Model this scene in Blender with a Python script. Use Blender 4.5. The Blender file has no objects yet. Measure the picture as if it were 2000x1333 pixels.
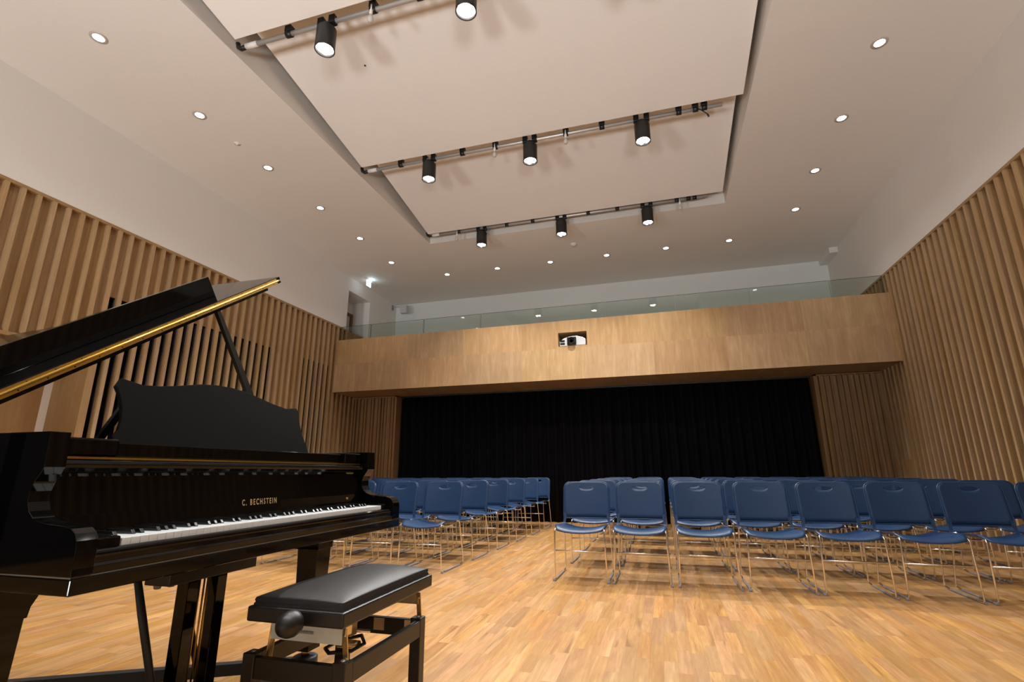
import bpy, bmesh, math, random
from mathutils import Vector, Matrix
from mathutils.geometry import tessellate_polygon
random.seed(7)
S = bpy.context.scene
COL = S.collection
PI = math.pi

# ------------------------------------------------------------ camera
F_PX, YAW, PITCH, ROLL = 976.88, 0.283145, 0.256602, -0.00496
cy, sy, cp, sp = math.cos(YAW), math.sin(YAW), math.cos(PITCH), math.sin(PITCH)
Fv = Vector((-sy*cp, cy*cp, sp)); Rv = Vector((cy, sy, 0)); Uv = Rv.cross(Fv)
R2 = Rv*math.cos(ROLL) + Uv*math.sin(ROLL); U2 = -Rv*math.sin(ROLL) + Uv*math.cos(ROLL)
cam_d = bpy.data.cameras.new('camera'); cam = bpy.data.objects.new('camera', cam_d); COL.objects.link(cam)
m = Matrix.Identity(4)
for i in range(3):
    m[i][0] = R2[i]; m[i][1] = U2[i]; m[i][2] = -Fv[i]
m[0][3], m[1][3], m[2][3] = 0, 0, 0.9
cam.matrix_world = m
cam_d.sensor_width = 36; cam_d.lens = F_PX/2000*36; cam_d.clip_start = 0.05; cam_d.clip_end = 100
S.camera = cam

# ------------------------------------------------------------ world, view
w = bpy.data.worlds.new('world'); S.world = w; w.use_nodes = True
w.node_tree.nodes['Background'].inputs[0].default_value = (0.25, 0.35, 0.5, 1)
w.node_tree.nodes['Background'].inputs[1].default_value = 0.0
S.view_settings.view_transform = 'Standard'; S.view_settings.look = 'None'
S.view_settings.gamma = 1; S.view_settings.use_curve_mapping = False
S.view_settings.exposure = 0.0
SPOT_W = 175.0      # each stage spotlight
DOWN_W = 26.0       # each recessed downlight
FLOOD_W = 680.0     # each upward floodlight standing behind the camera

# ------------------------------------------------------------ room numbers (metres)
XL, XR = -6.32, 3.567          # face of slats / upper walls
ZS = 3.90                      # top of slats
ZC = 5.10                      # ceiling
YB = 8.65                      # balcony front
ZB0, ZB1 = 2.482, 3.569        # balcony fascia bottom / top
YC = 9.445                     # lower back wall face
YU = 11.0                      # upper back wall
YF = -3.6                      # wall behind the camera
SDR = 0.10                     # right-hand slats are deeper
SD = 0.062                      # slat depth
RX0, RX1, RY1 = -3.92, 1.289, 7.935   # ceiling recess

# ------------------------------------------------------------ helpers
def tag(o, label=None, cat=None, group=None, kind=None):
    if label: o['label'] = label
    if cat: o['category'] = cat
    if group: o['group'] = group
    if kind: o['kind'] = kind
    return o

def empty(name, loc=(0, 0, 0), rz=0, label=None, cat=None, group=None):
    o = bpy.data.objects.new(name, None); COL.objects.link(o)
    o.empty_display_size = 0.1
    o.location = loc; o.rotation_euler = (0, 0, rz)
    return tag(o, label, cat, group)

class MB:
    """collects shapes into one mesh"""
    def __init__(s): s.bm = bmesh.new()
    def verts(s, pts): return [s.bm.verts.new(p) for p in pts]
    def box(s, x0, x1, y0, y1, z0, z1, M=None, bev=0):
        P = [(x0,y0,z0),(x1,y0,z0),(x1,y1,z0),(x0,y1,z0),(x0,y0,z1),(x1,y0,z1),(x1,y1,z1),(x0,y1,z1)]
        if M is not None: P = [M @ Vector(p) for p in P]
        v = s.verts(P); fs = []
        for f in ((3,2,1,0),(4,5,6,7),(0,1,5,4),(1,2,6,5),(2,3,7,6),(3,0,4,7)):
            fs.append(s.bm.faces.new([v[i] for i in f]))
        if bev:
            es = list({e for f in fs for e in f.edges})
            bmesh.ops.bevel(s.bm, geom=es, offset=bev, segments=2, profile=0.5, affect='EDGES')
        return s
    def quad(s, a, b, c, d):
        s.bm.faces.new(s.verts([a, b, c, d])); return s
    def prism(s, poly, f0, f1):
        """poly of 2D points; f0/f1 map a 2D point to the 3D point of each end; concave ok"""
        n = len(poly)
        a = s.verts([f0(*p) for p in poly]); b = s.verts([f1(*p) for p in poly])
        tri = tessellate_polygon([[Vector((p[0], p[1], 0)) for p in poly]])
        for t in tri:
            for vs in (a, b):
                try: s.bm.faces.new([vs[i] for i in t])
                except ValueError: pass
        for i in range(n):
            j = (i+1) % n
            s.bm.faces.new((a[i], a[j], b[j], b[i]))
        return s
    def tube(s, pts, r, n=8, caps=True, rfun=None):
        pts = [Vector(p) for p in pts]; rings = []
        up = None
        for i, p in enumerate(pts):
            if i == 0: t = pts[1]-p
            elif i == len(pts)-1: t = p-pts[i-1]
            else: t = (pts[i+1]-p).normalized() + (p-pts[i-1]).normalized()
            t.normalize()
            if up is None:
                up = Vector((0,0,1)) if abs(t.z) < 0.9 else Vector((1,0,0))
            a = t.cross(up).normalized(); b = a.cross(t).normalized(); up = b
            rr = rfun(i) if rfun else r
            rings.append(s.verts([p + a*rr*math.cos(2*PI*k/n) + b*rr*math.sin(2*PI*k/n) for k in range(n)]))
        for i in range(len(rings)-1):
            for k in range(n):
                l = (k+1) % n
                f = s.bm.faces.new((rings[i][k], rings[i][l], rings[i+1][l], rings[i+1][k])); f.smooth = True
        if caps:
            s.bm.faces.new(list(reversed(rings[0]))); s.bm.faces.new(rings[-1])
        return s
    def lathe(s, prof, n=24, M=None, smooth=True):
        """prof list of (r, z)"""
        M = M or Matrix.Identity(4); rings = []
        for r, z in prof:
            if r < 1e-6: rings.append(s.verts([M @ Vector((0,0,z))]))
            else: rings.append(s.verts([M @ Vector((r*math.cos(2*PI*k/n), r*math.sin(2*PI*k/n), z)) for k in range(n)]))
        for i in range(len(rings)-1):
            A, B = rings[i], rings[i+1]
            for k in range(n):
                l = (k+1) % n
                if len(A) == 1 and len(B) == 1: continue
                if len(A) == 1: vs = (A[0], B[l], B[k])
                elif len(B) == 1: vs = (A[k], A[l], B[0])
                else: vs = (A[k], A[l], B[l], B[k])
                f = s.bm.faces.new(vs); f.smooth = smooth
        return s
    def grid(s, P, smooth=True, flip=False):
        R = [s.verts(row) for row in P]
        for i in range(len(R)-1):
            for j in range(len(R[0])-1):
                q = (R[i][j], R[i][j+1], R[i+1][j+1], R[i+1][j])
                f = s.bm.faces.new(tuple(reversed(q)) if flip else q); f.smooth = smooth
        return s
    def build(s, name, mat, parent=None, normals=True, bev=0, sharp=None):
        if normals: bmesh.ops.recalc_face_normals(s.bm, faces=s.bm.faces)
        me = bpy.data.meshes.new(name); s.bm.to_mesh(me); s.bm.free()
        me.materials.append(mat)
        o = bpy.data.objects.new(name, me); COL.objects.link(o)
        if parent: o.parent = parent
        if bev:
            b = o.modifiers.new('bevel', 'BEVEL'); b.width = bev; b.segments = 2; b.limit_method = 'ANGLE'; b.angle_limit = math.radians(40)
        return o

def arc(cx, cy_, r, a0, a1, n):
    return [(cx + r*math.cos(a0+(a1-a0)*i/n), cy_ + r*math.sin(a0+(a1-a0)*i/n)) for i in range(n+1)]

def copy_tree(o, parent=None):
    c = o.copy(); COL.objects.link(c)
    if parent: c.parent = parent
    for ch in KIDS.get(o.name, [x for x in o.children]): copy_tree(ch, c)
    return c
KIDS = {}

# ------------------------------------------------------------ materials
def mat(name):
    mt = bpy.data.materials.new(name); mt.use_nodes = True
    nt = mt.node_tree; b = nt.nodes['Principled BSDF']
    return mt, nt, b
def simple(name, col, rough=0.5, metal=0.0, spec=0.5, bump=0, bscale=200, var=0.0, coat=0, aniso=None):
    mt, nt, b = mat(name)
    b.inputs['Base Color'].default_value = (*col, 1); b.inputs['Roughness'].default_value = rough
    b.inputs['Metallic'].default_value = metal; b.inputs['Specular IOR Level'].default_value = spec
    if coat: b.inputs['Coat Weight'].default_value = coat; b.inputs['Coat Roughness'].default_value = 0.03
    tc = nt.nodes.new('ShaderNodeTexCoord')
    nz = nt.nodes.new('ShaderNodeTexNoise'); nz.inputs['Scale'].default_value = bscale; nz.inputs['Detail'].default_value = 4
    nt.links.new(tc.outputs['Object'], nz.inputs['Vector'])
    if bump:
        bp = nt.nodes.new('ShaderNodeBump'); bp.inputs['Strength'].default_value = bump; bp.inputs['Distance'].default_value = 0.002
        nt.links.new(nz.outputs['Fac'], bp.inputs['Height']); nt.links.new(bp.outputs[0], b.inputs['Normal'])
    if var:
        mr = nt.nodes.new('ShaderNodeMapRange'); mr.inputs['To Min'].default_value = 1-var; mr.inputs['To Max'].default_value = 1+var
        nt.links.new(nz.outputs['Fac'], mr.inputs['Value'])
        mx = nt.nodes.new('ShaderNodeVectorMath'); mx.operation = 'SCALE'; mx.inputs[0].default_value = col
        nt.links.new(mr.outputs[0], mx.inputs['Scale']); nt.links.new(mx.outputs[0], b.inputs['Base Color'])
    return mt
def emis(name, col, strength):
    mt, nt, b = mat(name)
    b.inputs['Base Color'].default_value = (*col, 1)
    b.inputs['Emission Color'].default_value = (*col, 1); b.inputs['Emission Strength'].default_value = strength
    return mt

class NG:
    def __init__(s, nt): s.nt = nt
    def n(s, t, **k):
        o = s.nt.nodes.new(t)
        for a, b in k.items(): setattr(o, a, b)
        return o
    def m(s, op, a, b=None, c=None):
        o = s.n('ShaderNodeMath', operation=op)
        for i, v in enumerate((a, b, c)):
            if v is None: continue
            if isinstance(v, (int, float)): o.inputs[i].default_value = v
            else: s.nt.links.new(v, o.inputs[i])
        return o.outputs[0]
    def comb(s, x, y, z):
        o = s.n('ShaderNodeCombineXYZ')
        for i, v in enumerate((x, y, z)):
            if isinstance(v, (int, float)): o.inputs[i].default_value = v
            else: s.nt.links.new(v, o.inputs[i])
        return o.outputs[0]
    def white(s, v):
        o = s.n('ShaderNodeTexWhiteNoise', noise_dimensions='3D'); s.nt.links.new(v, o.inputs['Vector']); return o
    def noise(s, v, scale, detail=4, rough=0.55, dist=0):
        o = s.n('ShaderNodeTexNoise'); s.nt.links.new(v, o.inputs['Vector'])
        o.inputs['Scale'].default_value = scale; o.inputs['Detail'].default_value = detail
        o.inputs['Roughness'].default_value = rough; o.inputs['Distortion'].default_value = dist
        return o.outputs['Fac']
    def ramp(s, f, stops):
        o = s.n('ShaderNodeValToRGB'); s.nt.links.new(f, o.inputs[0])
        e = o.color_ramp.elements
        while len(e) < len(stops): e.new(0.5)
        for i, (p, c) in enumerate(stops): e[i].position = p; e[i].color = (*c, 1)
        return o.outputs[0]
    def mix(s, f, a, b, mode='MIX'):
        o = s.n('ShaderNodeMix', data_type='RGBA', blend_type=mode)
        for sock, v in ((o.inputs[0], f), (o.inputs[6], a), (o.inputs[7], b)):
            if isinstance(v, (int, float)): sock.default_value = v
            elif isinstance(v, tuple): sock.default_value = (*v, 1)
            else: s.nt.links.new(v, sock)
        return o.outputs[2]

def wood(name, light, dark, cell, grain='Z', rough=0.5, tone=0.25, stretch=14, spec=0.4, bump=0.05, gs=1.0, planks=None):
    """cell: (axis pitches) -> per-board tone; grain: axis the grain runs along"""
    mt, nt, b = mat(name); g = NG(nt)
    tc = g.n('ShaderNodeTexCoord'); sx = g.n('ShaderNodeSeparateXYZ'); nt.links.new(tc.outputs['Object'], sx.inputs[0])
    X, Y, Z = sx.outputs
    if planks:                       # parquet: strips of width w along Y, random lengths
        wd, ln = planks
        i = g.m('FLOOR', g.m('DIVIDE', X, wd))
        r = g.white(g.comb(i, 3.1, 7.7)).outputs['Value']
        L = g.m('MULTIPLY_ADD', g.white(g.comb(i, 9.2, 1.3)).outputs['Value'], ln*0.6, ln*0.75)
        yy = g.m('ADD', g.m('DIVIDE', Y, L), g.m('MULTIPLY', r, 17.3))
        j = g.m('FLOOR', yy)
        cid = g.comb(i, j, 0.5)
        fx = g.m('FRACT', g.m('DIVIDE', X, wd)); fy = g.m('FRACT', yy)
        ex = g.m('MINIMUM', fx, g.m('SUBTRACT', 1.0, fx)); ey = g.m('MULTIPLY', g.m('MINIMUM', fy, g.m('SUBTRACT', 1.0, fy)), L)
        seam = g.m('MINIMUM', g.m('MULTIPLY', ex, wd), ey)
    else:
        px_, py_, pz_, oz = cell
        cid = g.comb(g.m('FLOOR', g.m('DIVIDE', X, px_)) if px_ else 0.0,
                     g.m('FLOOR', g.m('DIVIDE', Y, py_)) if py_ else 0.0,
                     g.m('FLOOR', g.m('DIVIDE', g.m('ADD', Z, oz), pz_)) if pz_ else 0.0)
        seam = None
    wn = g.white(cid); rv = wn.outputs['Value']; rc = wn.outputs['Color']
    off = g.n('ShaderNodeVectorMath', operation='MULTIPLY_ADD')
    nt.links.new(rc, off.inputs[0]); off.inputs[1].default_value = (13, 17, 11)
    nt.links.new(tc.outputs['Object'], off.inputs[2])
    mp = g.n('ShaderNodeMapping'); nt.links.new(off.outputs[0], mp.inputs[0])
    sc = {'X': (1, stretch, stretch), 'Y': (stretch, 1, stretch), 'Z': (stretch, stretch, 1)}[grain]
    mp.inputs['Scale'].default_value = sc
    n1 = g.noise(mp.outputs[0], 1.3*gs, 6, 0.62, 1.2)
    n2 = g.noise(mp.outputs[0], 7.0*gs, 3, 0.6, 0.2)
    n3 = g.noise(off.outputs[0], 2.2, 2, 0.5, 0.6)
    f = g.m('ADD', g.m('MULTIPLY', n1, 0.55), g.m('ADD', g.m('MULTIPLY', n2, 0.25), g.m('MULTIPLY', n3, 0.2)))
    col = g.ramp(f, [(0.33, dark), (0.52, tuple((a+c)/2 for a, c in zip(light, dark))), (0.64, light)])
    t = g.m('MULTIPLY_ADD', rv, 2*tone, 1-tone)
    vm = g.n('ShaderNodeVectorMath', operation='SCALE'); nt.links.new(col, vm.inputs[0]); nt.links.new(t, vm.inputs['Scale'])
    out = vm.outputs[0]
    # some boards redder / yellower
    hs = g.n('ShaderNodeHueSaturation'); nt.links.new(out, hs.inputs['Color'])
    sp_ = g.n('ShaderNodeSeparateColor'); nt.links.new(rc, sp_.inputs[0])
    nt.links.new(g.m('MULTIPLY_ADD', sp_.outputs[1], 0.009, 0.4955), hs.inputs['Hue'])
    nt.links.new(g.m('MULTIPLY_ADD', sp_.outputs[2], 0.14, 0.93), hs.inputs['Saturation'])
    out = hs.outputs[0]
    if seam is not None:
        k = g.m('MINIMUM', g.m('DIVIDE', seam, 0.0012), 1.0)
        out = g.mix(g.m('MULTIPLY_ADD', k, 0.45, 0.55), (dark[0]*0.5, dark[1]*0.45, dark[2]*0.4), out)
        # dark heart streaks and knots
        kn = g.noise(mp.outputs[0], 0.75, 3, 0.5, 2.5)
        ks = g.m('MULTIPLY', g.m('GREATER_THAN', rv, 0.62), g.m('MAXIMUM', 0.0, g.m('MULTIPLY', g.m('SUBTRACT', kn, 0.52), 3.0)))
        out = g.mix(g.m('MINIMUM', ks, 0.6), out, (dark[0]*0.45, dark[1]*0.38, dark[2]*0.33))
    nt.links.new(out, b.inputs['Base Color'])
    b.inputs['Roughness'].default_value = rough; b.inputs['Specular IOR Level'].default_value = spec
    if bump:
        bp = g.n('ShaderNodeBump'); bp.inputs['Strength'].default_value = bump; bp.inputs['Distance'].default_value = 0.002
        nt.links.new(n2, bp.inputs['Height']); nt.links.new(bp.outputs[0], b.inputs['Normal'])
    return mt

OAK_L, OAK_D = (0.44, 0.27, 0.125), (0.27, 0.145, 0.055)
M = {}
M['floor'] = wood('oak_parquet', (0.65, 0.375, 0.152), (0.37, 0.18, 0.060), None, 'Y', 0.36, 0.15, 12, 0.42, 0.03, 1.0, planks=(0.066, 0.43))
M['slat'] = wood('oak_slats', (0.50, 0.335, 0.175), (0.37, 0.23, 0.11), (None, 0.1468, None, 0), 'Z', 0.55, 0.08, 16)
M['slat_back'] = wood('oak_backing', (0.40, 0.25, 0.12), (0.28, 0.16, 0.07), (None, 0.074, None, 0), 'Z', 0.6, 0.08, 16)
M['slat_back_r'] = wood('oak_backing_shaded', (0.27, 0.165, 0.078), (0.18, 0.10, 0.043), (None, 0.074, None, 0), 'Z', 0.6, 0.08, 16)  # same oak backing, darkened to stand in for shade between the right slats
M['slat_x'] = wood('oak_slats_rear', (0.36, 0.225, 0.105), (0.24, 0.135, 0.055), (0.057, None, None, 0), 'Z', 0.55, 0.12, 16)  # oak colour darkened to stand in for the shade under the balcony
M['fascia'] = wood('oak_veneer', (0.52, 0.34, 0.178), (0.35, 0.21, 0.098), (1.165, None, 0.573, 1.53), 'Z', 0.42, 0.09, 9, 0.45, 0.02, 0.8)
M['soffit'] = wood('oak_veneer_soffit', (0.44, 0.27, 0.12), (0.30, 0.165, 0.07), (1.165, None, None, 0), 'Y', 0.5, 0.08, 9)
M['door'] = wood('oak_door', (0.40, 0.265, 0.13), (0.30, 0.185, 0.082), (None, None, None, 0), 'Z', 0.45, 0.05, 7)
M['plaster'] = simple('white_plaster', (0.80, 0.775, 0.74), 0.75, bump=0.06, bscale=60, var=0.03, spec=0.25)
M['ceil'] = simple('painted_ceiling', (0.79, 0.76, 0.715), 0.72, bump=0.05, bscale=50, var=0.03, spec=0.25)
M['panel'] = simple('ceiling_panel_paint', (0.85, 0.825, 0.79), 0.6, bump=0.03, bscale=40, var=0.02, spec=0.3)
M['white'] = simple('white_paint', (0.75, 0.73, 0.70), 0.5, var=0.02, bscale=30)
M['lightgrey'] = simple('light_grey_plastic', (0.55, 0.55, 0.56), 0.5, var=0.03)
M['curtain'] = simple('black_serge', (0.0065, 0.0065, 0.010), 0.95, bump=0.3, bscale=400, spec=0.1, var=0.2)
M['dark_paint'] = simple('black_paint', (0.012, 0.012, 0.014), 0.8, var=0.1)
M['dark'] = simple('dark_glass', (0.003, 0.003, 0.004), 0.15, var=0.1)
M['lacquer'] = simple('black_piano_lacquer', (0.002, 0.002, 0.0022), 0.05, spec=0.27, var=0.05, bscale=3)
M['satin'] = simple('black_satin_wood', (0.012, 0.012, 0.012), 0.38, spec=0.5, var=0.1, bscale=20)
M['matt'] = simple('matt_black_desk', (0.0032, 0.0026, 0.0023), 0.65, spec=0.04, var=0.1, bscale=20)
M['brass'] = simple('polished_brass', (0.70, 0.47, 0.11), 0.33, 1.0, var=0.15, bscale=60)
M['gold'] = simple('gold_lettering', (0.62, 0.42, 0.18), 0.4, 0.3, var=0.05)
M['ivory'] = simple('white_key', (0.78, 0.83, 0.85), 0.18, spec=0.5, var=0.02)
M['ebony'] = simple('black_key', (0.006, 0.006, 0.006), 0.2, var=0.1)
M['iron'] = simple('gilded_iron_plate', (0.45, 0.28, 0.09), 0.35, 0.7, var=0.1, bscale=20)
M['spruce'] = simple('spruce_board', (0.30, 0.19, 0.09), 0.6, var=0.1, bscale=20)
M['blue'] = simple('blue_plastic', (0.013, 0.043, 0.114), 0.34, spec=0.42, bump=0.08, bscale=700, var=0.04)
M['chrome'] = simple('chrome_rod', (0.86, 0.86, 0.87), 0.14, 1.0, var=0.05, bscale=10)
M['glide'] = simple('grey_glide', (0.28, 0.28, 0.32), 0.35, var=0.1)
M['leather'] = simple('black_leatherette', (0.014, 0.014, 0.015), 0.42, spec=0.5, bump=0.15, bscale=500, var=0.1)
M['zinc'] = simple('zinc_plated_steel', (0.74, 0.62, 0.38), 0.28, 1.0, var=0.2, bscale=18)
M['zinc_reflect'] = simple('zinc_cool_reflection', (0.62, 0.74, 0.82), 0.3, 0.2, var=0.25, bscale=14)  # cool reflection put into the base colour of the near end plate
M['steel'] = simple('steel_bar', (0.62, 0.60, 0.58), 0.38, 0.6, var=0.05)
M['blackmetal'] = simple('black_metal', (0.010, 0.010, 0.011), 0.42, spec=0.5, var=0.1)
M['dolly'] = simple('black_painted_steel', (0.032, 0.045, 0.055), 0.45, spec=0.5, var=0.1)
M['bulb'] = simple('frosted_bulb', (0.55, 0.52, 0.48), 0.15, var=0.02)
M['lens'] = emis('lamp_lens', (1.0, 0.95, 0.88), 60)
M['down'] = emis('downlight_lens', (1.0, 0.97, 0.90), 14)
M['exit'] = emis('lit_sign_face', (0.75, 0.90, 1.0), 3.0)
M['exitg'] = emis('lit_sign_green', (0.05, 0.55, 0.30), 1.2)
M['flood'] = emis('flood_glass', (0.95, 0.97, 1.0), 8)
M['rim'] = simple('downlight_rim', (0.55, 0.52, 0.48), 0.35, 0.2, var=0.02)
M['black_glass'] = simple('lens_glass', (0.01, 0.011, 0.013), 0.05, coat=0.5, var=0.05)
# thin architectural glass
mt, nt, b = mat('balustrade_glass'); g = NG(nt)
b.inputs['Base Color'].default_value = (0.8, 0.9, 0.86, 1); b.inputs['Roughness'].default_value = 0.0
tr = g.n('ShaderNodeBsdfTransparent'); tr.inputs[0].default_value = (0.86, 0.90, 0.88, 1)
gl = g.n('ShaderNodeBsdfGlossy'); gl.inputs['Roughness'].default_value = 0.0
fr = g.n('ShaderNodeFresnel'); fr.inputs[0].default_value = 1.5
ms = g.n('ShaderNodeMixShader'); nt.links.new(fr.outputs[0], ms.inputs[0])
nt.links.new(tr.outputs[0], ms.inputs[1]); nt.links.new(gl.outputs[0], ms.inputs[2])
nt.links.new(ms.outputs[0], nt.nodes['Material Output'].inputs['Surface'])
M['glass'] = mt
M['glass_edge'] = simple('glass_edge', (0.05, 0.075, 0.06), 0.2, var=0.05)

def struct(mb, name, mt, parent=None, bev=0):
    o = mb.build(name, mt, parent, bev=bev)
    if not parent: o['kind'] = 'structure'
    return o

# ============================================================ SHELL
T = 0.2
mb = MB(); mb.box(XL-0.8, XR+0.3, YF-0.2, YU+0.2, -0.1, 0.0); struct(mb, 'floor', M['floor'])
# ceiling with recess
mb = MB()
mb.box(XL-0.8, RX0, YF-0.2, YU+0.2, ZC, ZC+0.08); mb.box(RX1, XR+0.3, YF-0.2, YU+0.2, ZC, ZC+0.08)
mb.box(RX0, RX1, RY1, YU+0.2, ZC, ZC+0.08); mb.box(RX0, RX1, YF-0.2, -1.6, ZC, ZC+0.08)
ceiling = struct(mb, 'ceiling', M['ceil'])
mb = MB()
mb.box(RX0-0.08, RX0, -1.6, RY1, ZC+0.08, 5.85); mb.box(RX1, RX1+0.08, -1.6, RY1, ZC+0.08, 5.85)
mb.box(RX0-0.08, RX1+0.08, RY1, RY1+0.08, ZC+0.08, 5.85); mb.box(RX0-0.08, RX1+0.08, -1.68, -1.6, ZC+0.08, 5.85)
mb.box(RX0-0.08, RX1+0.08, -1.68, RY1+0.08, 5.85, 5.93)
struct(mb, 'recess', M['ceil'], ceiling)

# left wall: upper plaster, backing, slats, window openings, doorway, niche
NY0, NY1, NZ = 8.93, 9.78, 4.786
WZ0, WZ1 = 0.95, 3.02
wins = [(4.20, 6.975), (7.775, 8.62)]
DY0, DY1, DZ = 2.30, 4.09, 2.28
mb = MB()
mb.box(XL-0.15, XL, YF, NY0, ZS, ZC); mb.box(XL-0.15, XL, NY1, YU, ZB1-1.0, ZC); mb.box(XL-0.15, XL, NY0, NY1, NZ, ZC)
wl = struct(mb, 'wall_left', M['plaster'])
mb = MB()   # niche lining
mb.box(XL-0.47, XL-0.15, NY1, NY1+0.1, ZB1-1.0, NZ); mb.box(XL-0.47, XL-0.15, NY0-0.1, NY0, ZB1-1.0, NZ)
mb.box(XL-0.55, XL-0.47, NY0-0.1, NY1+0.1, ZB1-1.0, NZ); mb.box(XL-0.55, XL-0.15, NY0-0.1, NY1+0.1, NZ, NZ+0.08)
struct(mb, 'niche_lining', M['white'], wl)
mb = MB()   # backing boards behind the slats
xb0, xb1 = XL-SD-0.03, XL-SD
segs = [(1.95, DY0, 0, ZS), (DY0, DY1+0.04, DZ, ZS), (DY1+0.04, wins[0][0], 0, ZS)]
segs += [(wins[0][0], wins[0][1], 0, WZ0), (wins[0][0], wins[0][1], WZ1, ZS), (wins[0][1], wins[1][0], 0, ZS)]
segs += [(wins[1][0], wins[1][1], 0, WZ0), (wins[1][0], wins[1][1], WZ1, ZS), (wins[1][1], YU, 0, ZS)]
for a, b_, z0, z1 in segs: mb.box(xb0, xb1, a, b_, z0, z1)
struct(mb, 'backing_board', M['slat_back'], wl)
mb = MB()
k = -50
while True:
    y1 = 2.985 + 0.147*k; y0 = y1-0.042; k += 1
    if y1 < 1.95: continue
    if y0 > 9.05: break
    z0 = 0.0
    if y1 > DY0-0.05 and y0 < DY1+0.07: z0 = DZ+0.04
    z1 = ZS-0.035
    mb.box(XL-SD, XL, y0, y1, z0, z1)
for k in range(42, 45):
    y1 = 2.985 + 0.147*k; mb.box(XL-SD, XL, y1-0.042, y1, 0, ZB0-0.002)
struct(mb, 'slat_cladding', M['slat'], wl)
mb = MB(); mb.box(XL-SD-0.03, XL-0.01, YF, 1.93, 0, ZS); struct(mb, 'added_dark_panel', M['dark_paint'], wl)  # unseen dark panel, added so the piano's near side reflects black
mb = MB(); mb.box(XL-SD, XL+0.002, 1.93, 9.06, ZS-0.035, ZS)
mb.box(XL-SD, XL+0.004, DY0-0.05, DY1+0.085, DZ, DZ+0.04); mb.box(XL-0.52, XL+0.004, DY1, DY1+0.085, 0, DZ)
mb.box(XL-0.52, XL+0.004, DY0-0.06, DY0, 0, DZ); mb.box(XL-0.52, XL-SD, DY0, DY1, DZ, DZ+0.03)
struct(mb, 'slat_frame', M['door'], wl)
for i, (a, b_) in enumerate(wins):
    mb = MB(); mb.box(XL-SD-0.06, XL-SD-0.04, a, b_, WZ0, WZ1)
    struct(mb, 'window_%d' % (i+1), M['dark'])
mb = MB(); mb.box(XL-0.57, XL-0.52, DY0, 4.01, 0, DZ)
d1 = struct(mb, 'door_1', M['door'])
mb = MB(); mb.box(XL-0.57, XL-0.515, 4.01, DY1, 0, DZ); struct(mb, 'door_edge_strip', M['white'], d1)
# balcony door inside the niche
mb = MB(); mb.box(XL-0.47, XL-0.45, NY0+0.05, NY1-0.10, ZB1-0.8, NZ-0.35)
d2 = struct(mb, 'door_2', M['lightgrey'])
mb = MB(); mb.box(XL-0.47, XL-0.42, NY1-0.10, NY1-0.02, ZB1-0.8, NZ-0.28); mb.box(XL-0.47, XL-0.42, NY0+0.0, NY1-0.10, NZ-0.35, NZ-0.28)
struct(mb, 'door_frame', simple('dark_oak_frame', (0.16, 0.075, 0.03), 0.5, var=0.1), d2)

# right wall
mb = MB(); mb.box(XR, XR+0.15, YF, YU, ZS, ZC); wr = struct(mb, 'wall_right', M['plaster'])
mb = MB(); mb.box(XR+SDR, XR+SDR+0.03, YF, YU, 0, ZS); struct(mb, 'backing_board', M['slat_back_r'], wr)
mb = MB(); k = -70
while True:
    y0 = 5.468 + 0.1452*k - 0.038; y1 = y0+0.038; k += 1
    if y0 < YF+0.05: continue
    if y1 > YU-0.05: break
    mb.box(XR, XR+SDR, y0, y1, 0, ZS-0.035)
struct(mb, 'slat_cladding', M['slat'], wr)
mb = MB(); mb.box(XR-0.002, XR+SDR, YF, YU, ZS-0.035, ZS); struct(mb, 'slat_cap', M['door'], wr)
mb = MB(); mb.box(XR-0.006, XR+0.02, 8.93, 9.22, 0.35, 1.06, bev=0.003)
o = mb.build('socket_cover', M['door']); tag(o, 'flat oak socket cover let into the right slatted wall behind the chairs', 'wall cover')

# lower back wall with slats each side of the curtain
CX0, CX1 = -5.29, 2.557
mb = MB(); mb.box(XL-0.1, XR+0.1, YC+SD+0.30, YC+SD+0.36, 0, ZB0-0.012); wb = struct(mb, 'wall_back', M['dark'])
mb = MB(); mb.box(XL-0.1, CX0-0.02, YC+SD, YC+SD+0.03, 0, ZB0-0.010); mb.box(CX1+0.02, XR+0.1, YC+SD, YC+SD+0.03, 0, ZB0-0.010)
struct(mb, 'backing_board', M['slat_back'], wb)
mb = MB(); rnd = random.Random(3)
for a, b_ in ((XL, CX0), (CX1, XR)):
    x = a + 0.02
    while x < b_-0.03:
        wd = rnd.choice((0.026, 0.034, 0.034, 0.042)); mb.box(x, min(x+wd, b_), YC+rnd.choice((0, 0, 0.015, 0.03)), YC+SD, 0, ZB0-0.03)
        x += wd + rnd.choice((0.035, 0.045, 0.055))
mb.box(CX0-0.045, CX0, YC-0.01, YC+SD+0.25, 0, ZB0-0.010); mb.box(CX1, CX1+0.045, YC-0.01, YC+SD+0.25, 0, ZB0-0.010)
mb.box(XL, CX0, YC-0.01, YC+SD, ZB0-0.03, ZB0-0.010); mb.box(CX1, XR, YC-0.01, YC+SD, ZB0-0.03, ZB0-0.010)
struct(mb, 'slat_cladding', M['slat_x'], wb)
# upper back wall (gallery)
mb = MB(); mb.box(XL-0.15, XR+0.15, YU, YU+0.15, 2.6, ZC); struct(mb, 'wall_gallery', simple('gallery_paint', (0.74, 0.77, 0.76), 0.6, var=0.02, bscale=30))
# boxing at the right of the gallery ceiling
mb = MB(); mb.box(3.42, XR, 10.33, YU, 4.99, ZC); struct(mb, 'trim_1', M['white'])
# wall behind the camera
mb = MB(); mb.box(XL-0.8, XR+0.3, YF-0.15, YF, 0, ZC); struct(mb, 'wall_front', M['plaster'])

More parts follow.
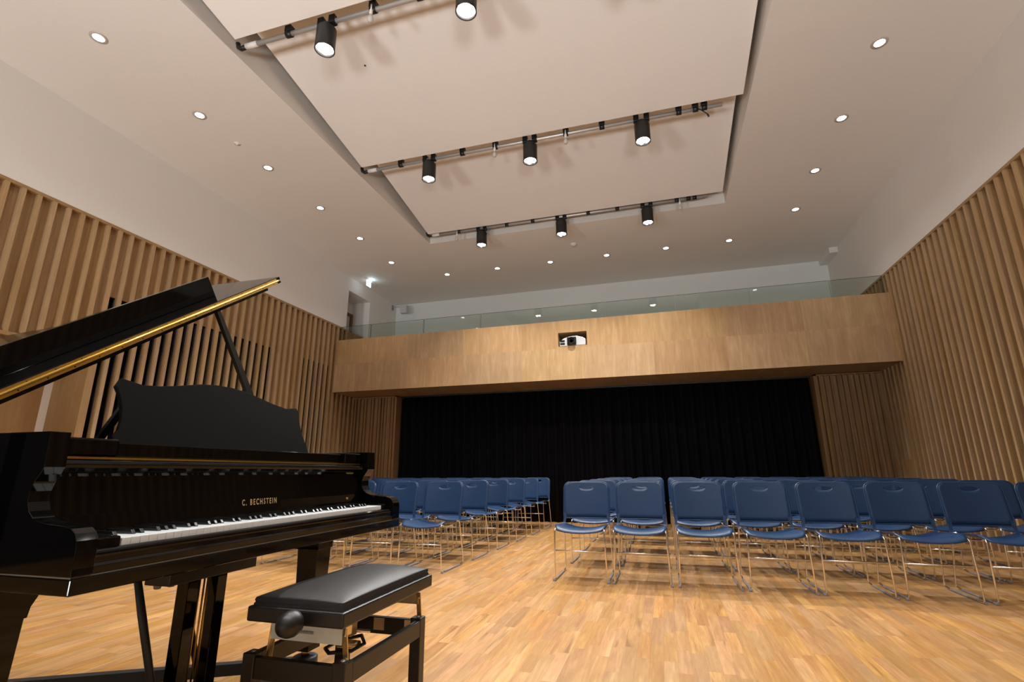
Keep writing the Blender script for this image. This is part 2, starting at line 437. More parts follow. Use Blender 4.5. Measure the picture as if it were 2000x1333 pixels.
# ============================================================ BALCONY
bal = empty('balcony', (-1.38, YB, 0), 0, 'oak-veneered gallery balcony spanning the back of the hall above the black curtain', 'balcony')
def loc(o, p):      # keep world coordinates while parenting to an unrotated empty
    o.location = -Vector(p.location); return o
PX0, PX1, PZ0, PZ1 = -1.645, -1.128, 3.088, 3.345
mb = MB()
mb.box(XL+.001, PX0, YB, YB+0.05, ZB0, ZB1); mb.box(PX1, XR-.001, YB, YB+0.05, ZB0, ZB1)
mb.box(PX0, PX1, YB, YB+0.05, ZB0, PZ0); mb.box(PX0, PX1, YB, YB+0.05, PZ1, ZB1)
loc(mb.build('fascia', M['fascia'], bal), bal)
mb = MB()
mb.box(PX0-0.02, PX0, YB+0.05, YB+0.62, PZ0-0.02, PZ1+0.02); mb.box(PX1, PX1+0.02, YB+0.05, YB+0.62, PZ0-0.02, PZ1+0.02)
mb.box(PX0, PX1, YB+0.05, YB+0.62, PZ0-0.02, PZ0); mb.box(PX0, PX1, YB+0.05, YB+0.62, PZ1, PZ1+0.02); mb.box(PX0, PX1, YB+0.60, YB+0.62, PZ0, PZ1)
loc(mb.build('projector_recess', M['door'], bal), bal)
mb = MB(); mb.box(XL+.001, XR-.001, YB+0.02, YC+SD+0.29, ZB0, ZB0+0.05); loc(mb.build('soffit', M['soffit'], bal), bal)
mb = MB(); mb.box(XL+.001, XR-.001, YB+0.63, YB+0.68, ZB0+0.05, ZB1); mb.box(XL+.001, XR-.001, YB+0.05, YB+0.68, ZB1-0.03, ZB1)
loc(mb.build('parapet', M['soffit'], bal), bal)
mb = MB(); mb.box(XL-0.1, XR+0.1, YB+0.69, YU, ZB0+0.06, ZB0+0.14); struct(mb, 'trim_2', M['soffit'])
# glass balustrade
gb = empty('glass_balustrade', (-1.38, YB+0.10, ZB1), 0, 'frameless clear glass balustrade along the top of the oak balcony', 'balustrade')
xs = [XL+0.01, -5.59, -4.39, -3.18, -1.98, -0.78, 0.42, 1.62, 2.82, XR-0.01]
for a, b_ in zip(xs, xs[1:]):
    mb = MB(); mb.box(a+0.008, b_-0.008, YB+0.095, YB+0.105, ZB1, 3.885); p = loc(mb.build('glass_pane', M['glass'], gb), gb)
    mb = MB(); mb.box(a+0.008, b_-0.008, YB+0.095, YB+0.105, 3.885, 3.888)
    mb.box(a+0.006, a+0.008, YB+0.095, YB+0.105, ZB1, 3.888); mb.box(b_-0.008, b_-0.006, YB+0.095, YB+0.105, ZB1, 3.888)
    mb.build('polished_edge', M['glass_edge'], p)

# projector
pj = empty('projector', (-1.387, YB+0.015, PZ0+0.001), 0, 'white projector with a black lens sitting in the square recess of the balcony front', 'projector')
mb = MB()
pr = [(-0.235,0.01),(-0.235,0.10),(-0.15,0.155),(-0.03,0.185),(0.08,0.185),(0.18,0.155),(0.235,0.12),(0.235,0.01)]
mb.prism(pr, lambda a, b_: (a, 0.0, b_), lambda a, b_: (a, 0.40, b_)); mb.build('body', M['lightgrey'], pj, bev=0.008)
mb = MB(); mb.box(-0.10, 0.07, -0.03, 0.01, 0.012, 0.165, bev=0.02); hs_ = mb.build('lens_surround', M['black_glass'], pj)
mb = MB(); MM = Matrix.Translation((-0.015, -0.03, 0.088)) @ Matrix.Rotation(PI/2, 4, 'X')
mb.lathe([(0.0,0.0),(0.03,0.0),(0.045,0.03),(0.055,0.055),(0.062,0.055),(0.062,-0.01),(0.0,-0.01)], 28, MM); mb.build('lens', M['black_glass'], pj)
for z in (0.03, 0.08):
    mb = MB(); mb.box(-0.225, -0.14, -0.006, 0.004, z, z+0.038, bev=0.006); mb.build('vent', M['dark'], pj)
for x in (-0.17, 0.17):
    mb = MB(); mb.box(x-0.02, x+0.02, 0.03, 0.07, 0, 0.012); mb.build('foot', M['blackmetal'], pj)

# curtain
mb = MB(); n = 900; P0, P1 = [], []
for zi, z in enumerate((0.01, 0.8, 1.6, ZB0-0.05)):
    row = []
    for i in range(n+1):
        x = CX0 + 0.01 + (CX1-CX0-0.02)*i/n
        s_ = x*2*PI/0.17
        y = YC + 0.19 + 0.045*math.sin(s_ + 1.3*math.sin(x*3.1) + 0.15*zi) + 0.02*math.sin(x*17+zi*0.4)
        row.append((x, y, z))
    P0.append(row)
mb.grid(P0)
o = mb.build('curtain', M['curtain'], normals=False)
sm = o.modifiers.new('solid', 'SOLIDIFY'); sm.thickness = 0.004
tag(o, 'full-width pleated black curtain hanging under the oak balcony', 'curtain')
mb = MB(); mb.box(CX0, CX1, YC+0.16, YC+0.22, ZB0-0.03, ZB0, bev=0.004); o = mb.build('curtain_track', M['blackmetal']); tag(o, 'thin curtain track fixed under the balcony above the black curtain', 'curtain track')

# ============================================================ CEILING PANELS
PXa, PXb = -3.785, 1.216
desc = ['tilted ceiling panel directly above the camera, cut by the top of the photo', 'tilted ceiling panel between the first and second lighting bars, widest in view', 'smallest tilted ceiling panel, between the second and third lighting bars']
for (y0, y1, lb) in ((-1.35, 0.90, 'tilted plaster ceiling panel farthest behind the camera'), (0.87, 3.14, desc[0]), (3.14, 5.41, desc[1]), (5.37, 7.567, desc[2])):
    mb = MB()
    za = 5.46
    mb.prism([(y0, za), (y1, ZC+0.005), (y1, ZC+0.035), (y0, za+0.03)], lambda a, b_: (PXa, a, b_), lambda a, b_: (PXb, a, b_))
    o = mb.build('ceiling_panel', M['panel']); tag(o, lb, 'ceiling panel', 'stepped ceiling panels')

# ============================================================ LIGHTING BARS
def add_light(name, kind, loc_, energy, parent=None, size=0.05, angle=None, blend=0.5, color=(1, .98, .96), rot=(0, 0, 0)):
    l = bpy.data.lights.new(name, kind); l.energy = energy; l.color = color
    if kind == 'SPOT': l.spot_size = angle; l.spot_blend = blend; l.shadow_soft_size = size
    if kind == 'POINT': l.shadow_soft_size = size
    o = bpy.data.objects.new(name, l); COL.objects.link(o); o.location = loc_; o.rotation_euler = rot
    if parent: o.parent = parent
    return o
SPX = [-2.78, -1.345, 0.07]
BARS = [(0.98, 'added behind the camera'), (3.24, 'nearest the camera'), (5.51, 'in the middle'), (7.66, 'farthest, nearest the balcony')]  # first bar is unseen, added to brighten the piano and near floor
BZ = 5.10
ROW_K = (0.85, 0.72, 0.72, 1.75)     # the bar nearest the audience is turned up, aimed slightly forward
clamps = {0: [], 1: [-3.22, -2.28, -1.80], 2: [-3.22, -2.29, -1.82, -0.87, -0.41, 0.51, 0.70, 0.80], 3: [-3.22, -2.31, -1.84, -0.88, -0.40, 0.54, 0.72, 0.81]}
# one spotlight, then copies
def make_spot():
    t = empty('stage_spotlight', (0, 0, 0))
    mb = MB(); R = 0.092
    mb.lathe([(0.0,0.285),(0.055,0.285),(0.062,0.275),(R,0.235),(R,0.02),(R+0.002,0.0),(R-0.008,0.0),(R-0.010,0.05),(0,0.05)], 32)
    mb.build('housing', M['blackmetal'], t)
    for a in range(4):
        an = a*PI/2 + 0.5; cx, cy2 = 0.0425*math.cos(an), 0.0425*math.sin(an)
        mb = MB(); mb.lathe([(0, -0.004), (0.016, -0.001), (0.0275, 0.012), (0.0275, 0.048), (0, 0.048)], 20, Matrix.Translation((cx, cy2, 0)))
        mb.build('lamp_lens', M['lens'], t)
    mb = MB(); mb.box(-0.095, -0.03, -0.035, 0.03, 0.285, 0.375, bev=0.006); mb.box(0.03, 0.095, -0.035, 0.03, 0.285, 0.375, bev=0.006)
    mb.box(-0.095, 0.095, -0.012, 0.012, 0.278, 0.292)
    mb.build('bracket', M['blackmetal'], t)
    add_light('spot_beam', 'SPOT', (0, 0, -0.012), SPOT_W, t, 0.02, math.radians(128), 0.75)
    return t
sp0 = make_spot(); used = False
pos = ['left-hand', 'middle', 'right-hand']
for bi, (by, bd) in enumerate(BARS):
    rig = empty('lighting_bar', (0, by, BZ + (0.02 if bi == 3 else 0)), 0, 'steel lighting bar under the ceiling panels, %s' % bd, 'lighting bar', 'ceiling lighting bars')
    mb = MB(); mb.tube([(-3.62, 0, 0), (1.0, 0, 0)], 0.024, 14); mb.build('pipe', M['steel'], rig)
    mb = MB(); mb.tube([(-3.74, 0, 0), (-3.60, 0, 0)], 0.029, 14); mb.build('sleeve', M['white'], rig)
    mb = MB(); mb.tube([(-3.72,0,0),(-3.80,0,-0.01),(-3.84,0,0.02),(-3.855,0,0.07)], 0.024, 10); mb.build('cable', M['blackmetal'], rig)
    for x in clamps[bi]:
        mb = MB(); mb.box(x-0.035, x+0.035, -0.035, 0.03, 0.015, 0.085, bev=0.005); mb.tube([(x-0.03,0,0),(x+0.03,0,0)], 0.034, 14)
        mb.build('clamp', M['blackmetal'], rig)
    for i, x in enumerate(SPX):
        t = sp0 if not used else copy_tree(sp0); used = True
        if bi == 0 and False: pass
        t.location = (x, by, BZ-0.315); t.rotation_euler = (0, 0, 0)
        for ch in t.children:
            if ch.type == 'LIGHT':
                if i == 0: rowlight = ch.data if bi == 0 else ch.data.copy(); rowlight.energy = SPOT_W*ROW_K[bi]
                ch.data = rowlight
                if bi == 3: ch.rotation_euler = (math.radians(-14), 0, 0)
        tag(t, '%s black cylindrical spotlight with four lit lenses on the lighting bar %s' % (pos[i], bd), 'spotlight', 'stage spotlights on the bars')
# small work bulbs
bulbs = [(-2.28, 1, 'between left and middle spotlights of the nearest lighting bar'), (-1.82, 2, 'between the left and middle spotlights of the middle bar'), (-0.87, 2, 'just right of the middle spotlight of the middle bar'), (-3.24, 3, 'left of the left spotlight on the farthest bar'), (0.58, 3, 'right of the right spotlight on the farthest bar')]
for x, bi, d in bulbs:
    by = BARS[bi][0]
    t = empty('hanging_bulb', (x, by-0.035, BZ-0.03), 0, 'small bare bulb ' + d, 'bulb', 'bare bulbs on the lighting bars')
    mb = MB(); mb.tube([(0,0,0.06),(0,0,-0.01)], 0.008, 8); mb.lathe([(0.016,-0.01),(0.016,-0.05),(0.013,-0.055),(0,-0.055)], 14); mb.build('socket', M['white'], t)
    mb = MB(); mb.lathe([(0.012,-0.055),(0.014,-0.07),(0.027,-0.095),(0.03,-0.115),(0.022,-0.138),(0,-0.147)], 16); mb.build('bulb_glass', M['bulb'], t)
# dangling cable tail on the middle bar
mb = MB(); mb.tube([(0.72,5.49,5.09),(0.76,5.47,5.04),(0.80,5.46,4.99),(0.82,5.46,4.96)], 0.006, 8); mb.tube([(0.82,5.46,4.965),(0.83,5.46,4.93)], 0.011, 8)
o = mb.build('cable_tail', M['blackmetal']); tag(o, 'short black cable with a plug dangling from the right end of the middle lighting bar', 'cable')

# floodlights on the floor behind the camera, turned up at the ceiling
for i, x in enumerate((-4.2, -1.4, 1.4)):
    t = empty('floodlight', (x, -2.9, 0), 0, '%s upturned floodlight on the stage floor behind the camera' % ('left', 'middle', 'right')[i], 'floodlight', 'floodlights behind the camera')
    MM = Matrix.Translation((0, 0, 0.30)) @ Matrix.Rotation(math.radians(-38), 4, 'X')
    mb = MB(); mb.box(-0.20, 0.20, -0.14, 0.14, -0.08, 0.0, MM, bev=0.01); mb.build('housing', M['blackmetal'], t)
    mb = MB(); mb.box(-0.18, 0.18, -0.12, 0.12, 0.001, 0.006, MM); mb.build('flood_glass', M['flood'], t)
    for sx_ in (-0.215, 0.215):
        mb = MB(); mb.box(sx_-0.006, sx_+0.006, -0.02, 0.02, 0.0, 0.30); mb.build('yoke', M['blackmetal'], t)
    mb = MB(); mb.box(-0.22, 0.22, -0.10, 0.10, 0.0, 0.012); mb.build('base', M['blackmetal'], t)
    d = Vector((0, math.sin(math.radians(38)), math.cos(math.radians(38))))
    l = add_light('flood_beam', 'SPOT', (0, 0.02, 0.33), FLOOD_W, t, 0.5, math.radians(100), 0.35, (0.97, 0.985, 1.0))
    l.rotation_euler = (-d).to_track_quat('Z', 'Y').to_euler()

# ============================================================ DOWNLIGHTS
def make_down():
    t = empty('recessed_downlight', (0, 0, 0))
    mb = MB(); mb.lathe([(0.050,-0.004),(0.074,-0.006),(0.078,0.0),(0.050,0.0)], 28); mb.build('trim_ring', M['rim'], t)
    mb = MB(); mb.lathe([(0,-0.006),(0.035,-0.006),(0.050,-0.002),(0.050,0.002),(0,0.002)], 24); mb.build('lamp_lens', M['down'], t)
    add_light('downlight_beam', 'SPOT', (0, 0, -0.012), DOWN_W, t, 0.05, math.radians(120), 0.8, (.97, .99, .98))
    return t
dn0 = make_down(); used = False
lys = [2.733, 3.899, 5.028, 6.194, 7.347, 8.50]
ordn = ['nearest', 'second', 'third', 'fourth', 'fifth', 'farthest']
D = [(-5.058, y, '%s downlight of the row along the left of the ceiling' % ordn[i], 'downlights along the left ceiling') for i, y in enumerate(lys)]
o4 = ['nearest', 'second', 'third', 'farthest']
D += [(2.438, y, '%s downlight of the four visible along the right of the ceiling' % o4[i], 'downlights along the right ceiling') for i, y in enumerate(lys[2:])]
ob = ['leftmost', 'second from left', 'third from left', 'fourth from left', 'fifth from left', 'rightmost']
D += [(x, 9.427, '%s downlight in the row above the gallery' % ob[i], 'downlights above the gallery') for i, x in enumerate((-4.215, -3.06, -1.91, -0.76, 0.38, 1.52))]
for x, y, lb, gr in D:
    t = dn0 if not used else copy_tree(dn0); used = True
    t.location = (x, y, ZC); tag(t, 'round recessed ' + lb, 'downlight', gr)
# smoke detector, sprinkler
mb = MB(); mb.lathe([(0,-0.045),(0.03,-0.045),(0.04,-0.03),(0.055,-0.025),(0.06,0.0)], 24, Matrix.Translation((-1.311, 8.728, ZC)))
tag(mb.build('smoke_detector', M['white']), 'small round white smoke detector on the ceiling behind the farthest lighting bar', 'smoke detector')
mb = MB(); mb.lathe([(0,-0.02),(0.012,-0.02),(0.014,-0.008),(0.04,-0.005),(0.042,0.0)], 20, Matrix.Translation((-5.05, 4.468, ZC)))
tag(mb.build('ceiling_sensor', M['white']), 'tiny round sensor on the ceiling beside the second left downlight', 'sensor')
mb = MB(); mb.lathe([(0,-0.006),(0.010,-0.006),(0.012,0.0)], 12, Matrix.Translation((-2.866, 4.001, 5.326)))
tag(mb.build('panel_stud', M['blackmetal']), 'tiny dark stud on the underside of the widest ceiling panel', 'stud')
# exit sign
t = empty('exit_sign', (-6.02, 9.28, ZC), 0, 'small lit exit sign hanging from the gallery ceiling by the left doorway', 'exit sign')
mb = MB(); mb.box(-0.03, 0.03, -0.22, 0.22, -0.03, 0.0, bev=0.006); mb.build('sign_housing', M['white'], t)
mb = MB(); mb.box(-0.005, 0.005, -0.16, 0.01, -0.16, -0.03); mb.build('sign_face', M['exit'], t)
mb = MB()
mb.box(0.006, 0.008, -0.055, -0.035, -0.115, -0.07); mb.box(0.006, 0.008, -0.065, -0.02, -0.088, -0.080)   # figure
mb.box(0.006, 0.008, -0.07, -0.055, -0.14, -0.112); mb.box(0.006, 0.008, -0.035, -0.015, -0.14, -0.112)
mb.lathe([(0,0),(0.012,0),(0,0.003)], 12, Matrix.Translation((0.006, -0.043, -0.058)) @ Matrix.Rotation(PI/2, 4, 'Y'))
mb.prism([(-0.145,-0.10),(-0.12,-0.08),(-0.12,-0.093),(-0.085,-0.093),(-0.085,-0.107),(-0.12,-0.107),(-0.12,-0.12)], lambda a, b_: (0.006, a, b_), lambda a, b_: (0.008, a, b_))
mb.build('pictogram', M['exitg'], t)
add_light('sign_glow', 'POINT', (0.06, -0.07, -0.07), 0.6, t, 0.03, color=(0.6, 0.85, 1.0))
# wall speaker on a swivel arm
t = empty('wall_speaker', (-5.87, 10.6, 4.72), 0, 'small light grey loudspeaker on a swivel arm high on the left gallery wall', 'speaker')
mb = MB(); mb.box(-0.09, 0.09, -0.06, 0.06, 0, 0.20, bev=0.02); mb.build('cabinet', M['lightgrey'], t)
mb = MB(); mb.tube([(-0.07,0.02,0.14),(-0.22,0.10,0.24),(-0.44,0.20,0.26)], 0.010, 8); mb.build('swivel_arm', M['lightgrey'], t)
mb = MB(); mb.box(-0.452, -0.43, 0.16, 0.24, 0.19, 0.32, bev=0.004); mb.build('wall_plate', M['glide'], t)

# ============================================================ GRAND PIANO   (local x = towards the player, y = along the keys)
PA = 0.0152; PW = 1.48
piano = empty('grand_piano', (-1.23, 0.8545, 0), PA, 'black lacquered concert grand piano with its lid raised, gold lettering on the fallboard', 'piano')
LQ = M['lacquer']
# rim outline in plan (v,u)
def rim(off=0.0):
    o_ = off; pts = [(-0.24, o_), (-1.55, o_)]
    pts += [(-1.55 - (0.55-o_)*math.sin(a), 0.42 - (0.42-o_)*math.cos(a)) for a in [PI/2*i/8 for i in range(1, 9)]]
    ctrl = [(-2.07+o_*0.9, 0.58), (-1.98+o_*0.8, 0.74-o_*0.5), (-1.78+o_*0.5, 0.88-o_*0.9), (-1.50+o_*0.3, 0.97-o_), (-1.20+o_*0.2, 1.10-o_), (-0.95+o_*0.2, 1.28-o_), (-0.78, 1.40-o_), (-0.60, PW-0.02-o_), (-0.45, PW-o_), (-0.24, PW-o_)]
    return pts + ctrl
outer, inner = rim(0), rim(0.055)
def rim_ring(z0, z1, o_, i_, name, mt, bev=0.0):
    mb = MB(); n = len(o_); loops = []
    for pl, z in ((o_, z0), (o_, z1), (i_, z1), (i_, z0)): loops.append(mb.verts([(a, b_, z) for a, b_ in pl]))
    for k in range(4):
        A, B = loops[k], loops[(k+1) % 4]
        for i in range(n-1): mb.bm.faces.new((A[i], A[i+1], B[i+1], B[i]))
    mb.bm.faces.new((loops[0][0], loops[1][0], loops[2][0], loops[3][0])); mb.bm.faces.new((loops[0][-1], loops[3][-1], loops[2][-1], loops[1][-1]))
    return mb.build(name, mt, piano, bev=bev)
rim_ring(0.684, 1.0, outer, inner, 'case', LQ, 0.004)
back = lambda pl: [p if -0.5 > p[0] else (-0.498, p[1]) for p in pl]
rim_ring(0.646, 0.681, back(outer), back(inner), 'case_base', LQ, 0.003)
SEAM = simple('seam_glint', (0.20, 0.17, 0.13), 0.5)  # pale colour stands in for the reflection along the groove
rim_ring(0.6805, 0.6845, back(rim(0.003)), back(rim(0.05)), 'case_seam', SEAM)
mb = MB(); mb.prism(inner, lambda a, b_: (a, b_, 0.70), lambda a, b_: (a, b_, 0.715)); mb.build('soundboard', M['spruce'], piano)
pl_ = rim(0.075); mb = MB(); mb.prism([p if p[0] < -0.5 else (-0.56, p[1]) for p in pl_], lambda a, b_: (a, b_, 0.90), lambda a, b_: (a, b_, 0.912)); mb.build('iron_plate', M['iron'], piano)
# beams underneath
mb = MB()
for a, b_ in (((-0.45, 0.06), (-1.55, 0.45)), ((-0.45, 1.42), (-1.30, 0.80)), ((-0.45, 0.74), (-2.0, 0.5))):
    d = Vector((b_[0]-a[0], b_[1]-a[1], 0)); L = d.length; ang = math.atan2(d.y, d.x)
    MM = Matrix.Translation((a[0], a[1], 0)) @ Matrix.Rotation(ang, 4, 'Z'); mb.box(0, L, -0.035, 0.035, 0.63, 0.70, MM)
mb.build('underframe', M['satin'], piano)
# cheeks
prof = [(-0.30,0.683),(-0.30,1.0),(-0.165,1.0),(-0.160,0.917),(-0.170,0.900),(-0.182,0.884),(-0.190,0.862),(-0.188,0.838),(-0.178,0.818),(-0.160,0.803),(-0.135,0.795),(-0.10,0.791),(-0.055,0.788),(-0.035,0.783),(-0.020,0.773),(-0.012,0.758),(-0.009,0.740),(-0.009,0.70),(-0.008,0.685)]
for u0, u1 in ((0.0, 0.046), (PW-0.062, PW)):
    mb = MB(); mb.prism(prof, lambda a, b_: (a, u0, b_), lambda a, b_: (a, u1, b_)); mb.build('cheek', LQ, piano, bev=0.0035)
# keybed
mb = MB(); mb.box(-0.50, -0.006, 0.0, PW, 0.646, 0.681, bev=0.003); mb.build('keybed', LQ, piano)
mb = MB(); mb.box(-0.49, -0.012, 0.003, PW-0.003, 0.6805, 0.6835); mb.build('keybed_seam', SEAM, piano)
# keyslip (rounded)
kp = [(-0.06,0.684),(-0.012,0.684),(-0.010,0.700),(-0.016,0.706)] + [(-0.030+0.015*math.cos(a), 0.722+0.013*math.sin(a)) for a in [(-0.3+PI/2*1.25*i/6) for i in range(7)]] + [(-0.046,0.733),(-0.06,0.730)]
mb = MB(); mb.prism(kp, lambda a, b_: (a, 0.046, b_), lambda a, b_: (a, PW-0.062, b_)); mb.build('keyslip', LQ, piano, bev=0.002)
K0 = 0.1185; KW = 1.227/52
for a, b_ in ((0.047, K0-0.0015), (K0+1.227+0.0015, PW-0.063)):
    mb = MB(); mb.box(-0.19, -0.034, a, b_, 0.69, 0.757, bev=0.004); mb.build('key_block', LQ, piano)
# keys
mb = MB(); mb.box(-0.150, 0.0, 0.0006, KW-0.0006, 0.0, 0.022, bev=0.0012); k0 = mb.build('white_key', M['ivory'], piano)
k0.location = (-0.034, K0, 0.729)
for i in range(1, 52):
    c = k0.copy(); COL.objects.link(c); c.location = (-0.034, K0+KW*i, 0.729)
mb = MB()
mb.prism([(0.0, 0.0), (-0.002, 0.003), (-0.009, 0.0115), (-0.095, 0.0125), (-0.095, 0.0)], lambda a, b_: (a, -0.0050, b_), lambda a, b_: (a, 0.0050, b_))
kb = mb.build('black_key', M['ebony'], piano, bev=0.0012); first = True
notes = 'AbCDEFG'
seq = ['A', 'B'] + list('CDEFGAB')*7 + ['C']
for i, nme in enumerate(seq[:-1]):
    if nme in 'ACDFG':
        o = kb if first else kb.copy()
        if not first: COL.objects.link(o)
        first = False; o.location = (-0.084, K0+KW*(i+1), 0.7505)
# fallboard (profile, leaning back, rounded lip on top)
fp = [(-0.185,0.757),(-0.188,0.770),(-0.196,0.800),(-0.208,0.895),(-0.204,0.902),(-0.188,0.908),(-0.178,0.916),(-0.175,0.925),(-0.180,0.934),(-0.192,0.938),(-0.230,0.938),(-0.228,0.90),(-0.215,0.757)]
mb = MB(); mb.prism(fp, lambda a, b_: (a, 0.047, b_), lambda a, b_: (a, PW-0.063, b_)); fb = mb.build('fallboard', LQ, piano, bev=0.002)
# gold lettering
cu = bpy.data.curves.new('lettering', 'FONT'); cu.body = 'C. BECHSTEIN'; cu.size = 0.0285; cu.extrude = 0.0003; cu.offset = 0.0006
cu.space_character = 1.5; cu.align_x = 'CENTER'
tmp = bpy.data.objects.new('tmp', cu); COL.objects.link(tmp)
bpy.context.view_layer.update()
me = bpy.data.meshes.new_from_object(tmp.evaluated_get(bpy.context.evaluated_depsgraph_get())); bpy.data.objects.remove(tmp)
me.materials.clear(); me.materials.append(M['gold'])
xs_ = [v.co.x for v in me.vertices]; wdt = max(xs_)-min(xs_); mid = (max(xs_)+min(xs_))/2
tl = math.atan2(0.012, 0.095)
for v in me.vertices:
    X = (v.co.x-mid)*0.172/wdt; Y = v.co.y
    v.co = Vector((-0.1935 - Y*math.sin(tl) + v.co.z + 0.0006, X + 0.745, 0.7905 + Y*math.cos(tl)))
lt = bpy.data.objects.new('lettering', me); COL.objects.link(lt); lt.parent = piano; lt['label'] = 'gold C. BECHSTEIN lettering'
# brass lock
mb = MB(); mb.tube([(-0.196,1.30,0.772),(-0.196,1.30,0.792)], 0.0025, 8); mb.tube([(-0.199,1.30,0.784),(-0.186,1.30,0.784)], 0.005, 10); mb.build('lock_pin', M['brass'], piano)
# name-board top rail, shelf, side blocks
mb = MB(); mb.box(-0.300, -0.205, 0.047, PW-0.063, 0.9385, 0.944); mb.build('brass_strip', M['brass'], piano)
mb = MB(); mb.box(-0.52, -0.218, 0.20, PW-0.21, 0.945, 0.985, bev=0.003); mb.build('music_shelf', LQ, piano)
for a, b_ in ((0.048, 0.195), (PW-0.205, PW-0.063)):
    mb = MB(); mb.box(-0.50, -0.198, a, b_, 0.945, 0.992, bev=0.005); mb.build('shelf_block', LQ, piano)
# music desk
dk = [(0.303,0.004),(0.305,0.029),(0.324,0.051),(0.336,0.084),(0.342,0.123),(0.340,0.170),(0.329,0.204),(0.349,0.234),(0.374,0.230),(0.420,0.222),(0.483,0.228),(0.552,0.241),(0.601,0.253),(0.669,0.269),(0.747,0.278),(0.822,0.279),(0.902,0.271),(0.978,0.254),(1.045,0.238),(1.131,0.224),(1.21,0.236),(1.222,0.212),(1.210,0.159),(1.212,0.095),(1.228,0.033),(1.230,0.004)]
ti = math.radians(20); ct, st = math.cos(ti), math.sin(ti)
mb = MB()
mb.prism(dk, lambda a, b_: (-0.37-b_*st, a, 0.986+b_*ct), lambda a, b_: (-0.37-b_*st-0.014*ct, a, 0.986+b_*ct-0.014*st))
mb.build('music_desk', M['matt'], piano, bev=0.002)
for u in (0.36, 1.12):
    mb = MB(); mb.box(-0.012, 0.0, u-0.012, u+0.012, 0, 0.155, Matrix.Translation((-0.522, 0, 0.986)) @ Matrix.Rotation(math.radians(38), 4, 'Y'))
    mb.build('desk_strut', M['satin'], piano)
mb = MB(); mb.box(-0.66, -0.52, 0.20, PW-0.21, 0.955, 0.982); mb.build('desk_slide', M['satin'], piano)
# ---- lid, hinged on the near side
TH = math.radians(35.9); cT, sT = math.cos(TH), math.sin(TH)
def LP(v, L, off): return (v, L*cT - off*sT, 1.0 + L*sT + off*cT)
VF = -0.605
lo = [(VF, -0.012)] + [(p[0], p[1]) for p in rim(-0.015) if p[0] < VF-0.05] + [(VF, PW-0.01)]
def lidprism(poly, o0, o1): 
    mb = MB(); mb.prism(poly, lambda a, b_: LP(a, b_, o0), lambda a, b_: LP(a, b_, o1)); return mb
lid = lidprism(lo, 0.012, 0.0225).build('lid', LQ, piano, bev=0.002)
lo2 = [(max(min(p[0], VF-0.004), -2.0), min(max(p[1], 0.03), 1.365)) for p in rim(0.04) if p[0] < VF-0.05]
lo2 = [(VF-0.004, 0.03)] + lo2 + [(VF-0.004, 1.365)]
lidprism(lo2, 0.0, 0.0119).build('lid_underside', LQ, lid)
flap = lidprism([(VF+0.0, -0.012), (VF-0.455, -0.012), (VF-0.455, PW-0.01), (VF, PW-0.01)], 0.030, 0.0435).build('front_lid', LQ, piano, bev=0.002)
lidprism([(VF-0.140, 0.03), (VF-0.162, 0.03), (VF-0.162, 1.175), (VF-0.140, 1.175)], 0.0436, 0.136).build('front_lid_lip', LQ, flap, bev=0.002)
# brass continuous hinge on the front edge
mb = MB()
mb.prism([(VF-0.0005, 0.0), (VF-0.0005, 1.44), (VF+0.002, 1.44), (VF+0.002, 0.0)], lambda a, b_: LP(a, b_, 0.0135), lambda a, b_: LP(a, b_, 0.0405))
mb.tube([LP(VF+0.004, 0.0, 0.0275), LP(VF+0.004, 1.445, 0.0275)], 0.0052, 10)
mb.build('piano_hinge', M['brass'], flap)
mb = MB()
for i in range(17):
    for o_ in (0.019, 0.0355):
        L = 0.05+i*0.085+(0.03 if o_ > 0.02 else 0)
        mb.lathe([(0.0012, 0), (0.0026, 0), (0.0, 0.0012)], 8, Matrix.Translation(LP(VF+0.002, L, o_)) @ Matrix.Rotation(PI/2, 4, 'Y'))
mb.build('hinge_screw', M['blackmetal'], flap)
# lid prop
mb = MB()
a = Vector((-0.70, 0.897, 1.648)); b_ = Vector((-0.70, 1.405, 0.95)); d = (b_-a).normalized(); sd = Vector((1, 0, 0)); nn = d.cross(sd)
P = []
for p, wd in ((a, 0.010), (a+(b_-a)*0.5, 0.016), (b_, 0.014)):
    P.append([tuple(p + sd*0.010*i + nn*wd*j) for i, j in ((-1,-1),(1,-1),(1,1),(-1,1),(-1,-1))])
mb.grid(P, smooth=False); mb.bm.faces.new(mb.verts(P[0][:4])); mb.bm.faces.new(mb.verts(P[2][:4])); mb.build('lid_prop', M['satin'], piano)
# ---- legs
def leg(v0, u0, lab=None):
    mb = MB(); P = []
    for z, w_ in ((0.13, 0.043), (0.56, 0.053)):
        P.append([(v0+i*w_, u0+j*w_, z) for i, j in ((-1,-1),(1,-1),(1,1),(-1,1))])
    a, b_ = mb.verts(P[0]), mb.verts(P[1])
    for i in range(4): mb.bm.faces.new((a[i], a[(i+1) % 4], b_[(i+1) % 4], b_[i]))
    mb.bm.faces.new(a); mb.bm.faces.new(b_)
    o = mb.build('leg', LQ, piano, bev=0.003)
    mb = MB(); pr = [(-0.054, 0.556), (0.054, 0.556)] + [(0.112-0.058*math.cos(x_), 0.556+0.07*math.sin(x_)) for x_ in (0.35, 0.8, 1.2, 1.57)] + [(0.112, 0.646), (-0.112, 0.646)] + [(-0.112+0.058*math.cos(x_), 0.556+0.07*math.sin(x_)) for x_ in (1.57, 1.2, 0.8, 0.35)]
    mb.prism(pr, lambda a, b_: (v0-0.10, u0+a, b_), lambda a, b_: (v0+0.06, u0+a, b_)); mb.build('leg_bracket', LQ, o, bev=0.002)
    mb = MB(); mb.tube([(v0, u0, 0.13), (v0, u0, 0.105)], 0.018, 12); mb.build('ferrule', M['brass'], o)
    return o
